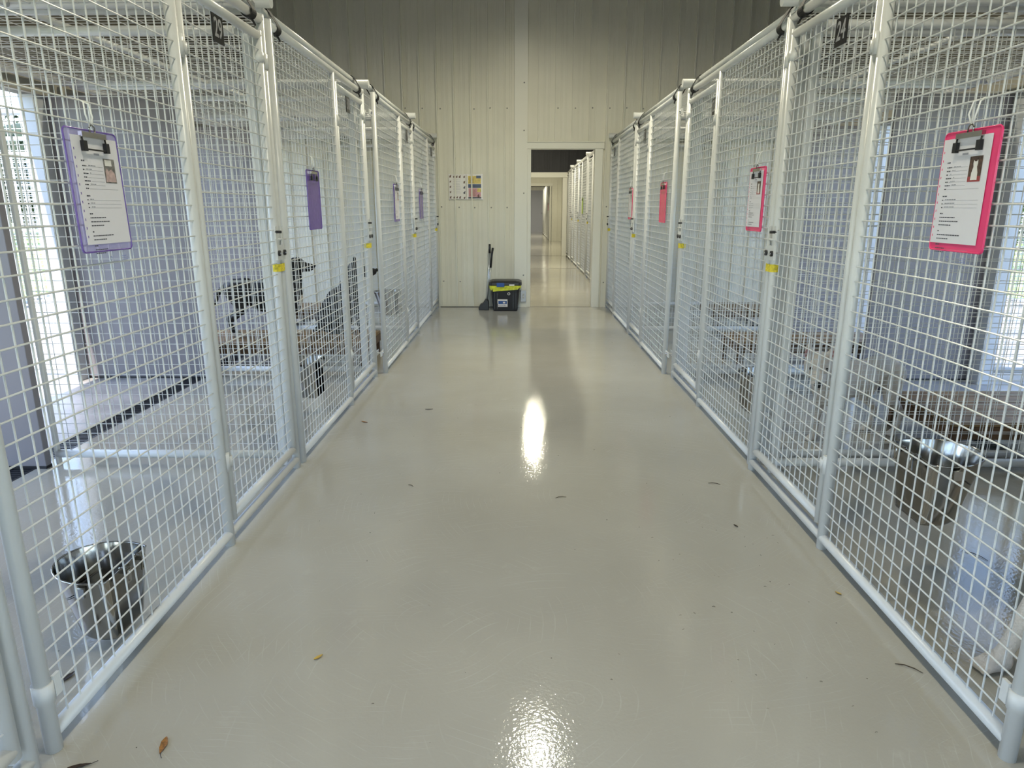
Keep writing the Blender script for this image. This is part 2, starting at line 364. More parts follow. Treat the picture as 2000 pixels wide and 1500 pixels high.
# ------------------------------------------------------------------ kennels
RT = .019
WR = .0024
def wires(mb, axis, c, a0, a1, z0, z1, pitch=.0508, r=WR, off=.0):
    """grid in a vertical plane; axis 'y' = plane x=c, spans y; axis 'x' = plane y=c, spans x"""
    def P(a, z, o=0): return (c + o, a, z) if axis == 'y' else (a, c + o, z)
    n = max(1, round((a1 - a0) / pitch)); m = max(1, round((z1 - z0) / pitch))
    for i in range(1, n):
        a = a0 + (a1 - a0) * i / n + random.uniform(-.0006, .0006)
        mb.tube(P(a, z0, -off), P(a, z1, -off), r, 6, caps=False)
    for j in range(1, m):
        z = z0 + (z1 - z0) * j / m
        mb.tube(P(a0 - .004, z, off), P(a1 + .004, z, off), r, 6, caps=False)
ORD = ['nearest', 'second', 'third', 'fourth']
def kennel_front(s, x, ya, ym, yb, label, group='kennel fronts', latch=True, tape=True, H=2.075, lod=False, k1=False):
    """s=-1 left row, +1 right row (aisle is at -s side)."""
    t = thing('kennel_run_fence', (x, ya, 0), label, 'kennel gate panel', group)
    a = -s                                           # direction to the aisle
    L = yb - ya; m = ym - ya; seg = 8 if lod else 14
    for y, z1, nm in ((RT, H, 'post'), (m, H-.03, 'post'), (L-RT, H, 'post')):
        MB().tube((0, y, 0), (0, y, z1), RT, seg).build(nm, WHITE, t)
    MB().tube((0, 0+RT, H-.02), (0, L-RT, H-.02), RT, seg).build('header_rail', WHITE, t)
    mb = MB().tube((0, RT, .045), (0, L-RT, .045), RT*.95 if True else 0, seg); mb.build('bottom_rail', WHITE, t)
    mb = MB(); wires(mb, 'y', a*.004, 2*RT-.006, m-RT+.004, .052, H-.03, off=a*.0026); mb.build('wire_mesh', WHITE, t)
    g0 = m + RT*2 + .004; g1 = L - RT*3 - .006
    mb = MB()
    mb.tube((0, g0, .09), (0, g0, H-.075), RT, seg).tube((0, g1, .09), (0, g1, H-.075), RT, seg)
    mb.tube((0, g0, .112), (0, g1, .112), RT, seg).tube((0, g0, H-.093), (0, g1, H-.093), RT, seg)
    g = mb.build('gate', WHITE, t)
    mb = MB(); wires(mb, 'y', a*.004, g0+.012, g1-.012, .12, H-.10, off=a*.0026); mb.build('gate_mesh', WHITE, g)
    if not lod:
        # hinges between the middle post and the gate
        for z in (.30, 1.75):
            MB().tube((a*.003, m+RT*.9, z), (a*.003, m+RT*.9, z+.07), RT*1.12, 12).tube((a*.003, g0, z+.01), (a*.003, g0, z+.05), RT*1.10, 12).build('hinge', WHITE, g)
        mb = MB()
        mb.tube((0, g1, H-.20), (0, g1, H-.16), RT*1.2, 14).tube((0, L-RT, H-.22), (0, L-RT, H-.16), RT*1.2, 14)
        mb.build('collar', WHITE, t)
    if k1:
        MB().tube((0, RT, .135), (0, RT, .185), RT*1.22, 14).box((a*.018-.004, RT+.012, .14), (a*.018+.004, RT+.034, .195)).build('bracket', WHITE, t)
    if latch:
        zc = 1.07
        mb = MB()
        mb.box((a*.0 - .006 + a*.022, g1-.052, zc-.03), (a*.022 + .006, g1+.045, zc+.035), 0)
        mb.box((a*.022-.004, g1-.05, zc+.035), (a*.022+.004, g1-.03, zc+.12), 0)
        mb.box((a*.022-.004, g1+.028, zc+.035), (a*.022+.004, g1+.045, zc+.12), 0)
        mb.tube((a*.022, g1-.045, zc+.095), (a*.05, g1-.045, zc+.095), .006, 8, mi=1)
        mb.tube((a*.022, g1-.06, zc+.06), (a*.022, g1+.09, zc+.06), .0045, 8, mi=0)
        for yy in (g1-.038, g1+.032):
            mb.tube((a*.022, yy, zc), (a*.036, yy, zc), .013, 14, mi=1).tube((a*.036, yy, zc), (a*.040, yy, zc), .006, 10, mi=2)
        o = mb.build('latch', [WHITE, BLACK, CHROME], g)
    if tape:
        z = .985
        mb = MB(); n = 20
        # a band of tape round the gate stile and end post
        pts = []
        for i in range(n):
            an = 2*PI*i/n
            cy = (g1 if math.sin(an) < 0 else L-RT)
            pts.append((math.cos(an)*(RT+.0025), cy + math.sin(an)*(RT+.0025)))
        mb.add([(px, py, z) for px, py in pts] + [(px, py, z+.035) for px, py in pts], [(i, (i+1) % n, n+(i+1) % n, n+i) for i in range(n)], 0, True)
        mb.build('tape', TAPE, t)['label'] = 'yellow tape'
    return t

XLF = {0: -1.12, 1: -1.125, 2: -1.12, 3: -1.065, 4: -1.08}
XRF = {0: 1.165, 1: 1.165, 2: 1.185, 3: 1.14, 4: 1.14}
KY = {0: (-.61, .46, 1.30), 1: (1.345, 2.40, 3.235), 2: (3.275, 4.34, 5.14), 3: (5.235, 6.29, 7.025), 4: (7.065, 8.22, 8.955)}
FD = {(-1, 0): 'white wire kennel front cut off at the bottom left corner, nearest on the left',
      (-1, 1): 'white wire kennel front with number 29 plate and a purple edged clipboard',
      (-1, 2): 'white wire kennel front second in the left row, hung with a bare purple board',
      (-1, 3): 'white wire kennel front in the left row just past the bolted gap',
      (-1, 4): 'white wire kennel front at the far end of the left row against the ribbed wall',
      (1, 0): 'white wire kennel front beyond the lower right corner, nearest on the right',
      (1, 1): 'white wire kennel front with number 24 plate and a big pink clipboard',
      (1, 2): 'white wire kennel front with number 23 plate in the right row',
      (1, 3): 'white wire kennel front in the right row just past the bolted gap',
      (1, 4): 'white wire kennel front at the far end of the right row beside the doorway'}
for s in (-1, 1):
    for k in range(5):
        a, m, b = KY[k]; X = (XLF if s < 0 else XRF)[k]
        kennel_front(s, X, a, m, b, FD[(s, k)], 'kennel fronts of the %s row' % ('left' if s < 0 else 'right'), k1=(k == 1))

# wire side panels between kennels
def side_panel(s, y, x0, x1, label):
    t = thing('kennel_side_panel', (x0, y, 0), label, 'wire side panel', 'wire side panels between kennels')
    d = x1 - x0; q = 1 if d > 0 else -1
    for xx, hw in ((0, .022), (d, .009)): MB().box((xx-hw, -.014, 0), (xx+hw, .014, 2.04)).build('post', WHITE, t, bevel=.004)
    MB().tube((0, 0, .055), (d, 0, .055), .021, 12).build('bottom_rail', WHITE, t)
    MB().tube((0, 0, 2.02), (d, 0, 2.02), RT, 12).build('top_rail', WHITE, t)
    mb = MB(); a0, a1 = sorted((q*.02, d - q*.02)); wires(mb, 'x', 0, a0, a1, .06, 2.01, r=.0018, off=.0018); mb.build('wire_mesh', WHITE, t)
    return t
PN = {1.32: 'beside the camera', 3.25: 'between the first and second kennels', 5.19: 'between the second and third kennels', 7.045: 'between the third and fourth kennels', 8.93: 'against the far wall'}
for s in (-1, 1):
    sd = 'left' if s < 0 else 'right'
    xi = (-1.20, -2.36) if s < 0 else (1.255, 2.56)
    ys = {1.32: [1.322], 3.25: [3.255] if s < 0 else [3.175, 3.30], 5.19: [5.15] if s < 0 else [5.115, 5.245], 7.045: [7.045], 8.93: [8.93]}
    for y, lst in ys.items():
        for i, yy in enumerate(lst):
            ex = '' if len(lst) == 1 else (', nearer one' if i == 0 else ', farther one')
            side_panel(s, yy, xi[0] + (0 if s < 0 else .0), xi[1], 'wire panel %s of the %s row%s' % (PN[y], sd, ex))
# solid partitions
for s in (-1, 1):
    sd = 'left' if s < 0 else 'right'
    for y, nm in ((1.32, 'beside the camera'), (3.2, 'behind the first kennel'), (5.08, 'behind the second kennel'), (7.0, 'behind the third kennel')):
        x0, x1 = (XL, -2.375) if s < 0 else (2.60, XR)
        t = thing('partition_panel', ((x0+x1)/2, y, 0), 'solid grey partition panel on the %s %s' % (sd, nm), 'partition', 'grey partitions of the %s row' % sd)
        h = (x1-x0)/2
        MB().box((-h, -.02, .012), (h, .02, 2.02)).build('sheet', PANEL, t, bevel=.003)
        mb = MB().box((-h, -.026, 2.005), (h, .026, 2.03)); mb.build('top_channel', PANEL, t)
        MB().box((-h, -.022, 0), (h, .022, .014)).build('base_channel', BLACK, t)

# roofs
def roof(s, k):
    a, m, b = KY[k]; X = (XLF if s < 0 else XRF)[k]; sd = 'left' if s < 0 else 'right'
    x1 = s*3.22; z = 2.115
    t = thing('kennel_roof_panel', (X + s*.035, a, z), 'white wire roof over the %s kennel of the %s row' % (['out of frame', 'nearest', 'second', 'third', 'farthest'][k], sd), 'wire roof panel', 'wire roof panels')
    d = x1 - X - s*.035; L = b - a
    mb = MB(); r = .019
    mb.tube((0, .01, 0), (0, L-.01, 0), r, 12).tube((d, .01, 0), (d, L-.01, 0), r, 12)
    mb.tube((0, .03, 0), (d, .03, 0), r, 12).tube((0, L-.03, 0), (d, L-.03, 0), r, 12).tube((d/2, .03, 0), (d/2, L-.03, 0), r*.8, 10)
    mb.build('frame', WHITE, t)
    mb = MB(); n = round(L/.0508); mm = round(abs(d)/.1016)
    for i in range(1, n): mb.tube((0, L*i/n, .002), (d, L*i/n, .002), .0019, 5, caps=False)
    for i in range(1, mm): mb.tube((d*i/mm, 0, -.002), (d*i/mm, L, -.002), .0019, 5, caps=False)
    mb.build('wire_mesh', WHITE, t)
PYS = [(1.32, 'nearest the camera'), (3.25, 'after the first kennel'), (5.185, 'over the bolted gap'), (7.04, 'after the third kennel'), (8.93, 'against the far wall')]
for s in (-1, 1):
    sd = 'left' if s < 0 else 'right'
    for k in range(0, 5): roof(s, k)
    for y, nm in PYS:
        X = {1.32: (XLF, XRF)[s > 0][1], 3.25: (XLF, XRF)[s > 0][1], 5.185: (XLF, XRF)[s > 0][2], 7.04: (XLF, XRF)[s > 0][3], 8.93: (XLF, XRF)[s > 0][4]}[y]
        xe = X - s*.045
        mb = MB().tube((xe, y, 2.135 if y != 5.185 else 2.12), (s*3.2, y, 2.135 if y != 5.185 else 2.12), .028, 16)
        o = mb.build('roof_pipe', WHITE); tag(o, 'white pipe across the roofs of the %s row %s' % (sd, nm), 'pipe', 'roof pipes')
# straps
def strap(s, X, y, label):
    c0 = V((X, 0, 2.055)); c1 = V((X + s*.035, 0, 2.115))
    r = .0255; n = 20; pts = []
    d = (c1 - c0).normalized(); u = V((d.z, 0, -d.x))
    for i in range(n):
        an = 2*PI*i/n; c = c1 if math.sin(an) > 0 else c0
        pts.append(c + r * (math.cos(an)*u + math.sin(an)*d))
    mb = MB()
    w_ = .026
    inner = [c0.lerp(c1, .5) + (p - c0.lerp(c1, .5))*.93 for p in pts]
    vs = [p + V((0, -w_, 0)) for p in pts] + [p + V((0, w_, 0)) for p in pts] + [p + V((0, -w_, 0)) for p in inner] + [p + V((0, w_, 0)) for p in inner]
    fs = []
    for i in range(n):
        j = (i+1) % n
        fs += [(i, j, n+j, n+i), (2*n+i, 3*n+i, 3*n+j, 2*n+j), (i, 2*n+i, 2*n+j, j), (n+i, n+j, 3*n+j, 3*n+i)]
    mb.add(vs, fs, 0, False)
    e = c0 + V((-s*.004, 0, -.02))
    mb.box((e.x-.003, -.011, -.0), (e.x+.003, .035, .0), 0) if False else None
    mb.path([e + V((0, 0, .004)), e + V((-s*.006, .02, -.012)), e + V((-s*.002, .05, -.018))], .005, 6)
    o = mb.build('strap', STRAPM); o.location = (0, y, 0)
    tag(o, label, 'strap', 'black straps tying the roofs to the kennel fronts')
for s in (-1, 1):
    sd = 'left' if s < 0 else 'right'
    for k in (1, 2, 3, 4):
        X = (XLF if s < 0 else XRF)[k]; a, m, b = KY[k]
        for y, nm in ((a + .11, 'near'), (b - .14, 'far')):
            strap(s, X, y, 'black strap at the %s end of the %s kennel roof in the %s row' % (nm, ORD[k-1], sd))
# bolted clamps in the gaps
def clamp(x, y, z, label, L=.10):
    t = thing('clamp_bracket', (x, y, z), label, 'clamp bracket', 'bolted clamp brackets')
    a = -1 if x > 0 else 1
    MB().box((a*.020-.003, -L/2-.012, -.02), (a*.020+.003, L/2+.012, .02)).box((-a*.020-.003, -L/2-.012, -.02), (-a*.020+.003, L/2+.012, .02)).tube((-a*.02, 0, 0), (a*.02, 0, 0), .005, 8).build('band', WHITE, t, bevel=.002)
    MB().sphere((a*.026, 0, 0), (.008, .013, .013)).build('bolt', CHROME, t)
for s in (-1, 1):
    sd = 'left' if s < 0 else 'right'
    X = (XLF[2]+XLF[3])/2 if s < 0 else (XRF[2]+XRF[3])/2
    clamp(X, 5.187, 1.93, 'upper bolted clamp closing the gap in the %s row' % sd); clamp(X, 5.187, .175, 'lower bolted clamp closing the gap in the %s row' % sd)
clamp(1.255, 3.237, 1.9, 'upper bolted clamp behind the number 24 gate', .12); clamp(1.255, 3.237, .26, 'lower bolted clamp behind the number 24 gate', .12)

# number plates
def plate(s, x, y, z, txt, label):
    t = thing('number_plate', (x - s*.012, y, z), label, 'number plate', 'kennel number plates')
    t.rotation_euler = (0, 0, -s*PI/2)               # local -y faces the aisle
    MB().box((-.047, -.0015, -.048), (.047, .0015, .048)).build('plate', PLATE, t)
    cu = bpy.data.curves.new('digits', 'FONT'); cu.body = txt; cu.size = .088; cu.align_x = 'CENTER'; cu.align_y = 'CENTER'; cu.offset = .0012; cu.extrude = .0006
    tmp = bpy.data.objects.new('tmp', cu); COL.objects.link(tmp)
    dg = bpy.context.evaluated_depsgraph_get(); me = bpy.data.meshes.new_from_object(tmp.evaluated_get(dg)); bpy.data.objects.remove(tmp)
    me.materials.clear(); me.materials.append(DIGIT)
    o = bpy.data.objects.new('digits', me); COL.objects.link(o); o.parent = t; o.rotation_euler = (PI/2, 0, 0); o.location = (0, -.0024, 0); o.scale = (.80, 1.05, 1)
plate(-1, XLF[1], 2.735, 1.905, '29', 'black plate reading 29 on the nearest left gate')
plate(1, XRF[1], 2.70, 1.885, '24', 'black plate reading 24 on the nearest right gate')
plate(-1, XLF[2], 4.665, 1.91, '30', 'black plate reading 30 on the second left gate')
plate(1, XRF[2], 4.42, 1.865, '23', 'black plate reading 23 on the second right gate')
plate(-1, XLF[3], 6.68, 1.92, '31', 'small black plate on the third left gate')
plate(1, XRF[3], 6.56, 1.91, '22', 'small black plate on the third right gate')
plate(-1, XLF[4], 8.60, 1.92, '32', 'small black plate on the farthest left gate')
plate(1, XRF[4], 8.62, 1.92, '21', 'small black plate on the farthest right gate')

# clipboards: local frame x right, z up, facing -y
def clipboard(s, x, yc, label, board, edge, paper=True, photo='dog', W=.225, Hh=.305, zt=1.462, tilt=0, back=False, shift=0, ptex=False):
    t = thing('clipboard', (x - s*.016, yc, zt), label, 'clipboard', 'clipboards hung on the kennels')
    t.rotation_euler = (0, tilt, 0); t.rotation_mode = 'ZYX'
    t.rotation_euler = (0, math.radians(tilt), -s*PI/2)
    # board with rounded corners
    def rrect(w, h, r, x0=0, z0=0, n=5):
        p = []
        for cx, cz, a0 in ((w/2-r, -r, 0), (-w/2+r, -r, 90), (-w/2+r, -h+r, 180), (w/2-r, -h+r, 270)):
            for i in range(n): a = math.radians(a0 + 90*i/(n-1)); p.append((x0+cx+r*math.cos(a), z0+cz+r*math.sin(a)))
        return p
    MB().prism(rrect(W, Hh, .012), -.0015, .0015).build('board', board, t)
    # raised rim
    mb = MB(); rr = rrect(W-.002, Hh-.002, .012)
    mb.path([(p[0], -.002, p[1]) for p in rr], .0022, 6, closed=True); mb.build('rim', edge, t)
    # clip: bar, ring, dark wire arms
    cz = -.012
    mb = MB(); mb.box((-.052, -.012, cz-.007), (.052, -.002, cz+.006), 0)
    mb.path([(-.011, -.008, cz+.006), (-.011, -.008, cz+.020), (0, -.008, cz+.026), (.011, -.008, cz+.020), (.011, -.008, cz+.006)], .0022, 6, mi=0)
    mb.build('clip', STEEL, t)
    mb = MB(); mb.path([(-.050, -.008, cz-.003), (-.047, -.012, cz-.036), (.047, -.012, cz-.036), (.050, -.008, cz-.003)], .0024, 6)
    mb.box((-.055, -.015, cz-.041), (-.040, -.006, cz-.016)).box((.040, -.015, cz-.041), (.055, -.006, cz-.016))
    mb.build('clip_wire', BLACK, t)
    # cord loop over the mesh wire
    mb = MB(); mb.path([(-.003, -.006, cz+.022), (-.018, -.008, cz+.050), (-.012, -.004, cz+.080), (.0, .018, cz+.088), (.012, -.002, cz+.078), (.010, -.008, cz+.045), (.003, -.006, cz+.022)], .0022, 6)
    mb.build('cord', CORD, t)
    if paper:
        PW, PH = .195, .268; x0 = shift; z0 = -.016
        sh = MB().box((x0-PW/2, -.0042, z0-PH), (x0+PW/2, -.0032, z0)).build('sheet', PAPER, t)
        mb = MB(); y = -.0046
        def bar(a, b, z, h=.0022, mi=0): mb.add([(a, y, z), (b, y, z), (b, y, z+h), (a, y, z+h)], [(0, 1, 2, 3)], mi)
        bar(x0-.012, x0+.012, z0-.044, .005, 1)
        zz = z0 - .062; lx = x0 - .070
        def word(a, n, z, mi=0, h=.0026):
            c = a
            for _ in range(n):
                l = random.uniform(.004, .010); bar(c, c+l, z, h, mi); c += l + .0016
            return c
        word(lx, 2, zz, 0, .0034)
        for i in range(7):
            z = zz - .012 - i*.0092; e = word(lx+.002, random.choice((1, 2, 3)), z); bar(e+.002, x0+.018 if i < 6 else x0+.075, z, .0007, 1)
            if random.random() < .8: word(e+.006, random.choice((1, 2, 3)), z+.002, 1, .0018)
        z = zz - .086; word(lx, 2, z, 0, .0034)
        for i in range(3):
            z -= .0095; e = word(lx, 1, z); bar(e+.001, x0+.08, z, .0007, 1); word(e+.006, random.choice((2, 5)), z+.002, 1, .0018)
        z -= .016; word(lx, 2, z, 0, .0034)
        for n in (8, 9, 6): z -= .0098; word(lx, n, z)
        z -= .016; word(lx, 1, z, 0, .0034)
        for n in (11, 7): z -= .0098; word(lx, n, z)
        z -= .016; word(lx, 2, z, 0, .0034)
        for n in (6, 5): z -= .0095; e = word(lx, n, z); bar(e, x0+.07, z, .0006, 1)
        # emblem and small print
        for q in range(10):
            a = 2*PI*q/10; mb.add([(x0-.008+.006*math.cos(a), y, z-.015+.006*math.sin(a)), (x0-.008+.006*math.cos(a+.6), y, z-.015+.006*math.sin(a+.6)), (x0-.008+.0035*math.cos(a+.3), y, z-.015+.0035*math.sin(a+.3))], [(0, 1, 2)], 2)
        for i in range(3): word(x0+.045, 3, z-.012-i*.005, 2, .0014)
        mb.build('print', [INK, GINK, BINK], sh)
        # reinforced holes down the left margin
        mb = MB()
        for q in range(11): mb.box((x0-PW/2-.0005+.006, -.0046, z0-.03-q*.0215), (x0-PW/2+.008, -.0043, z0-.036-q*.0215))
        mb.build('punch_hole', edge, sh)
        mb = MB(); y = -.0049; px0, px1, pz1, pz0 = x0+.024, x0+.074, z0-.050, z0-.112
        def quad(a, b, c, d, mi, yy=0): mb.add([(a, y-yy, c), (b, y-yy, c), (b, y-yy, d), (a, y-yy, d)], [(0, 1, 2, 3)], mi)
        if photo == 'dog':
            quad(px0, px1, pz0, pz1, 0); quad(px0, px1, pz0, pz0+.013, 1, .0001)
            cx = (px0+px1)/2
            mb.add([(cx+dx, y-.0003, pz0+dz) for dx, dz in ((-.013, .004), (-.012, .022), (-.007, .036), (-.009, .044), (-.008, .053), (-.003, .049), (.003, .049), (.008, .053), (.009, .044), (.007, .036), (.012, .022), (.013, .004), (.003, .004), (-.003, .004))], [list(range(14))], 2)
        else:
            quad(px0, px1, pz0, pz1, 3); quad(px0+.006, px1-.014, pz1-.018, pz1-.003, 2, .0001)
            mb.add([(px0+dx, y-.0003, pz0+dz) for dx, dz in ((.002, .003), (.004, .030), (.012, .038), (.018, .030), (.03, .036), (.044, .026), (.049, .003))], [list(range(7))], 4)
        mb.build('photo', [PHBR, PHRD, PHWH, PHGR, PHPK], sh)
    return t
clipboard(-1, XLF[1], 1.845, 'purple edged clear clipboard with printed sheet on the nearest left kennel', LILAC, PURPLE, photo='pink', shift=.008, tilt=-1)
clipboard(-1, XLF[2], 3.765, 'bare purple clipboard on the second left kennel', PURPLE, PURPLE, paper=False)
clipboard(-1, XLF[3], 5.96, 'purple clipboard with white sheet on the third left kennel', PURPLE, PURPLE, shift=.012)
clipboard(-1, XLF[4], 7.55, 'small purple clipboard on the farthest left kennel', PURPLE, PURPLE, paper=False)
clipboard(1, XRF[1], 1.845, 'large hot pink clipboard with printed sheet on the nearest right kennel', PINK, PINK, shift=-.012, tilt=0)
clipboard(1, XRF[2], 3.51, 'pink clipboard with printed sheet on the second right kennel', PINK, PINK, shift=-.012)
clipboard(1, XRF[3], 5.56, 'bare deep pink clipboard on the third right kennel', PINKC, PINK, paper=False)
clipboard(1, XRF[4], 7.18, 'pink rimmed clipboard with sheet on the farthest right kennel', PINK, PINK, shift=-.014)

# drains
for s, x in ((-1, -2.495), (1, 2.615)):
    sd = 'left' if s < 0 else 'right'
    t = thing('floor_drain', (x, 0, 0), 'long black slotted drain in the floor inside the %s kennels' % sd, 'floor drain', 'trench drains')
    mb = MB(); 
    y = -1.0
    while y < 9.0: mb.box((-.052, y, -.016), (.052, y+.011, -.001)); y += .024
    mb.build('grate', GRATE, t)
    MB().box((-.065, -1, -.02), (-.052, 9, .001)).box((.052, -1, -.02), (.065, 9, .001)).build('edge_strip', GRATE, t)

# ------------------------------------------------------------------ second room kennels (right row through the doorway)
yy = 9.35
nm2 = ['just past the doorway', 'next past the doorway', 'in the middle beyond the doorway', 'second to last beyond the doorway', 'last beyond the doorway']
for k in range(5):
    kennel_front(1, 1.262, yy, yy+1.05, yy+1.86, 'white wire kennel front %s' % nm2[k], 'kennel fronts of the second room', H=2.2, lod=True)
    o = MB().tube((1.20, yy+1.88, 2.23), (3.2, yy+1.88, 2.23), .03, 10).build('roof_pipe', WHITE)
    tag(o, 'white roof pipe over the kennel %s' % nm2[k], 'pipe', 'roof pipes of the second room')
    o = MB().tube((1.30, yy, 2.235), (1.30, yy+1.86, 2.235), .019, 10).build('roof_rail', WHITE)
    tag(o, 'white roof rail over the kennel %s' % nm2[k], 'rail', 'roof rails of the second room')
    o = MB().box((1.9, yy+1.86, 0), (XR, yy+1.9, 2.05)).build('partition_panel', PANEL); tag(o, 'grey partition behind the kennel %s' % nm2[k], 'partition', 'partitions of the second room')
    yy += 1.9 if k != 1 else 2.08
clipboard(1, 1.262, 14.1, 'lime green clipboard seen edge on through the doorway', GREENC, GREENC, paper=False)
yy = 28.2
for k in range(4):
    kennel_front(1, 1.16, yy, yy+1.05, yy+1.86, 'tiny white kennel front in the last room, %s' % ['nearest', 'second', 'third', 'farthest'][k], 'kennel fronts of the last room', H=2.2, lod=True, latch=False, tape=False); yy += 1.9
clipboard(1, 1.16, 28.9, 'tiny pink clipboard in the last room', PINK, PINK, paper=False)

# ------------------------------------------------------------------ pails
def pail(s, x, y, zr, label, tiltx=0, rz=0, k=.88):
    """flat-backed stainless pail; local: flat back at +x' (towards the mesh), body extends to -x'"""
    t = thing('pail', (x, y, zr), label, 'pail', 'stainless pails hooked inside the kennels')
    t.rotation_euler = (0, tiltx, (PI if s > 0 else 0) + rz); t.scale = (k, k, k)
    Hp = .235
    def ring(w, dth, z, n=36):
        p = []
        for i in range(n):
            a = 2*PI*i/n; cx = math.cos(a); sy = math.sin(a)
            X = cx; X = min(X, .52)
            p.append((-dth*.52 + X*dth, sy*w, z))
        return p
    mb = MB(); lv = [(.142, .150, 0), (.139, .147, -.012), (.128, .134, -.07), (.114, .118, -.15), (.101, .104, -Hp+.01), (.094, .097, -Hp)]
    rs = [ring(*l) for l in lv]; n = 36
    inn = [ring(l[0]-.003, l[1]-.003, l[2]) for l in lv[:-1]] + [ring(.09, .093, -Hp+.006)]
    vs = [v for r in rs for v in r]; fs = [(i*n+j, i*n+(j+1) % n, (i+1)*n+(j+1) % n, (i+1)*n+j) for i in range(5) for j in range(n)]
    fs.append([5*n+j for j in range(n)]); mb.add(vs, fs, 0, True)
    vs = [v for r in inn for v in r]; fs = [(i*n+j, (i+1)*n+j, (i+1)*n+(j+1) % n, i*n+(j+1) % n) for i in range(5) for j in range(n)]
    fs.append([5*n+j for j in range(n)][::-1]); mb.add(vs, fs, 0, True)
    mb.build('body', STEEL, t)
    mb = MB(); mb.path(rs[0], .0035, 6, closed=True); mb.build('rolled_rim', STEEL, t)
    # swing handle hanging down round the front
    mb = MB(); pts = []
    for i in range(17):
        a = -PI/2 - PI*i/16
        pts.append((-.07 + .105*math.cos(a), .146*math.sin(-a), -.03 - .075*abs(math.cos(a))))
    mb.path(pts, .0028, 6)
    mb.build('handle', DSTEEL, t)
    for yy in (-.148, .148): MB().box((-.085, yy-.004, -.045), (-.055, yy+.004, -.012)).build('ear', STEEL, t)
    for yy in (-.045, .045):
        mb = MB(); mb.path([(-.006, yy, -.03), (0.0, yy, .008), (.018, yy, .012), (.03, yy, .002), (.032, yy, -.035)], .004, 6)
        mb.box((.004, yy-.012, -.004), (.030, yy+.012, .012)); mb.box((.028, yy-.012, -.04), (.032, yy+.012, .008)); mb.build('hook', STEEL, t)
    return t
pail(-1, -1.17, 1.82, .242, 'stainless pail hooked low behind the left mesh near the corner', tiltx=.08, rz=.0)
pail(1, 1.215, 2.00, .535, 'stainless pail hooked inside the number 24 kennel', tiltx=.06)
pail(-1, -1.16, 3.83, .42, 'stainless pail hooked inside the second left kennel')
pail(1, 1.225, 3.62, .40, 'stainless pail hooked inside the second right kennel', tiltx=.05)
pail(-1, -1.105, 6.08, .55, 'stainless pail hooked inside the third left kennel')

# ------------------------------------------------------------------ benches
def bench(x0, x1, y0, y1, z, label, frontx=None):
    t = thing('dog_bench', ((x0+x1)/2, (y0+y1)/2, 0), label, 'wooden bench', 'raised wooden dog benches')
    w = (x1-x0)/2; d = (y1-y0)/2; n = 5
    mb = MB()
    for i in range(n):
        a = -d + 2*d*i/n; mb.box((-w, a+.003, z-.022), (w, a+2*d/n-.003, z))
    mb.build('planks', WOOD, t, bevel=.003)
    MB().box((-w, -d, z-.09), (w, -d+.02, z-.023)).box((-w, d-.02, z-.09), (w, d, z-.023)).box((-w, -d+.02, z-.09), (-w+.02, d-.02, z-.023)).box((w-.02, -d+.02, z-.09), (w, d-.02, z-.023)).build('apron', WOODD, t, bevel=.002)
    for sx in (-1, 1):
        for sy in (-1, 1):
            MB().box((sx*(w-.03)-.022, sy*(d-.03)-.022, 0), (sx*(w-.03)+.022, sy*(d-.03)+.022, z-.024)).build('leg', WOODD, t, bevel=.002)
bench(-2.80, -1.25, 5.40, 6.02, .21, 'raised brown bench with the black dogs on it')
bench(2.21, 3.32, 3.33, 3.97, .21, 'raised brown bench beside the white dog')
bench(1.75, 2.95, 5.38, 5.85, .23, 'raised brown bench in the third right kennel')
bench(2.05, 3.2, 7.15, 7.75, .23, 'dark raised bench in the farthest right kennel')
bench(-3.1, -1.9, 7.15, 7.75, .22, 'raised bench in the farthest left kennel')
bench(-3.2, -2.0, -.4, .25, .21, 'raised bench beside the camera on the left')

# ------------------------------------------------------------------ dogs
def blob_mesh(blobs, vox=.008, sm=6):
    """blobs: list of (p,q,r1,r2) capsules or (c,(rx,ry,rz),Matrix) ellipsoids, merged into one skin"""
    mb = MB()
    for b in blobs:
        if len(b) == 4:
            p, q, r1, r2 = V(b[0]), V(b[1]), b[2], b[3]
            L = (q-p).length; n = max(2, int(L / (min(r1, r2)*.35)) + 1)
            for i in range(n+1):
                f = i/n; mb.sphere(p.lerp(q, f), r1+(r2-r1)*f, seg=12, rg=8)
        else:
            mb.sphere(b[0], b[1], seg=18, rg=12, M=b[2])
    me = bpy.data.meshes.new('tmp'); me.from_pydata(mb.v, [], mb.f)
    o = bpy.data.objects.new('tmp', me); COL.objects.link(o)
    m = o.modifiers.new('r', 'REMESH'); m.mode = 'VOXEL'; m.voxel_size = vox
    m = o.modifiers.new('s', 'SMOOTH'); m.factor = .5; m.iterations = sm
    dg = bpy.context.evaluated_depsgraph_get(); out = bpy.data.meshes.new_from_object(o.evaluated_get(dg)); bpy.data.objects.remove(o)
    return out
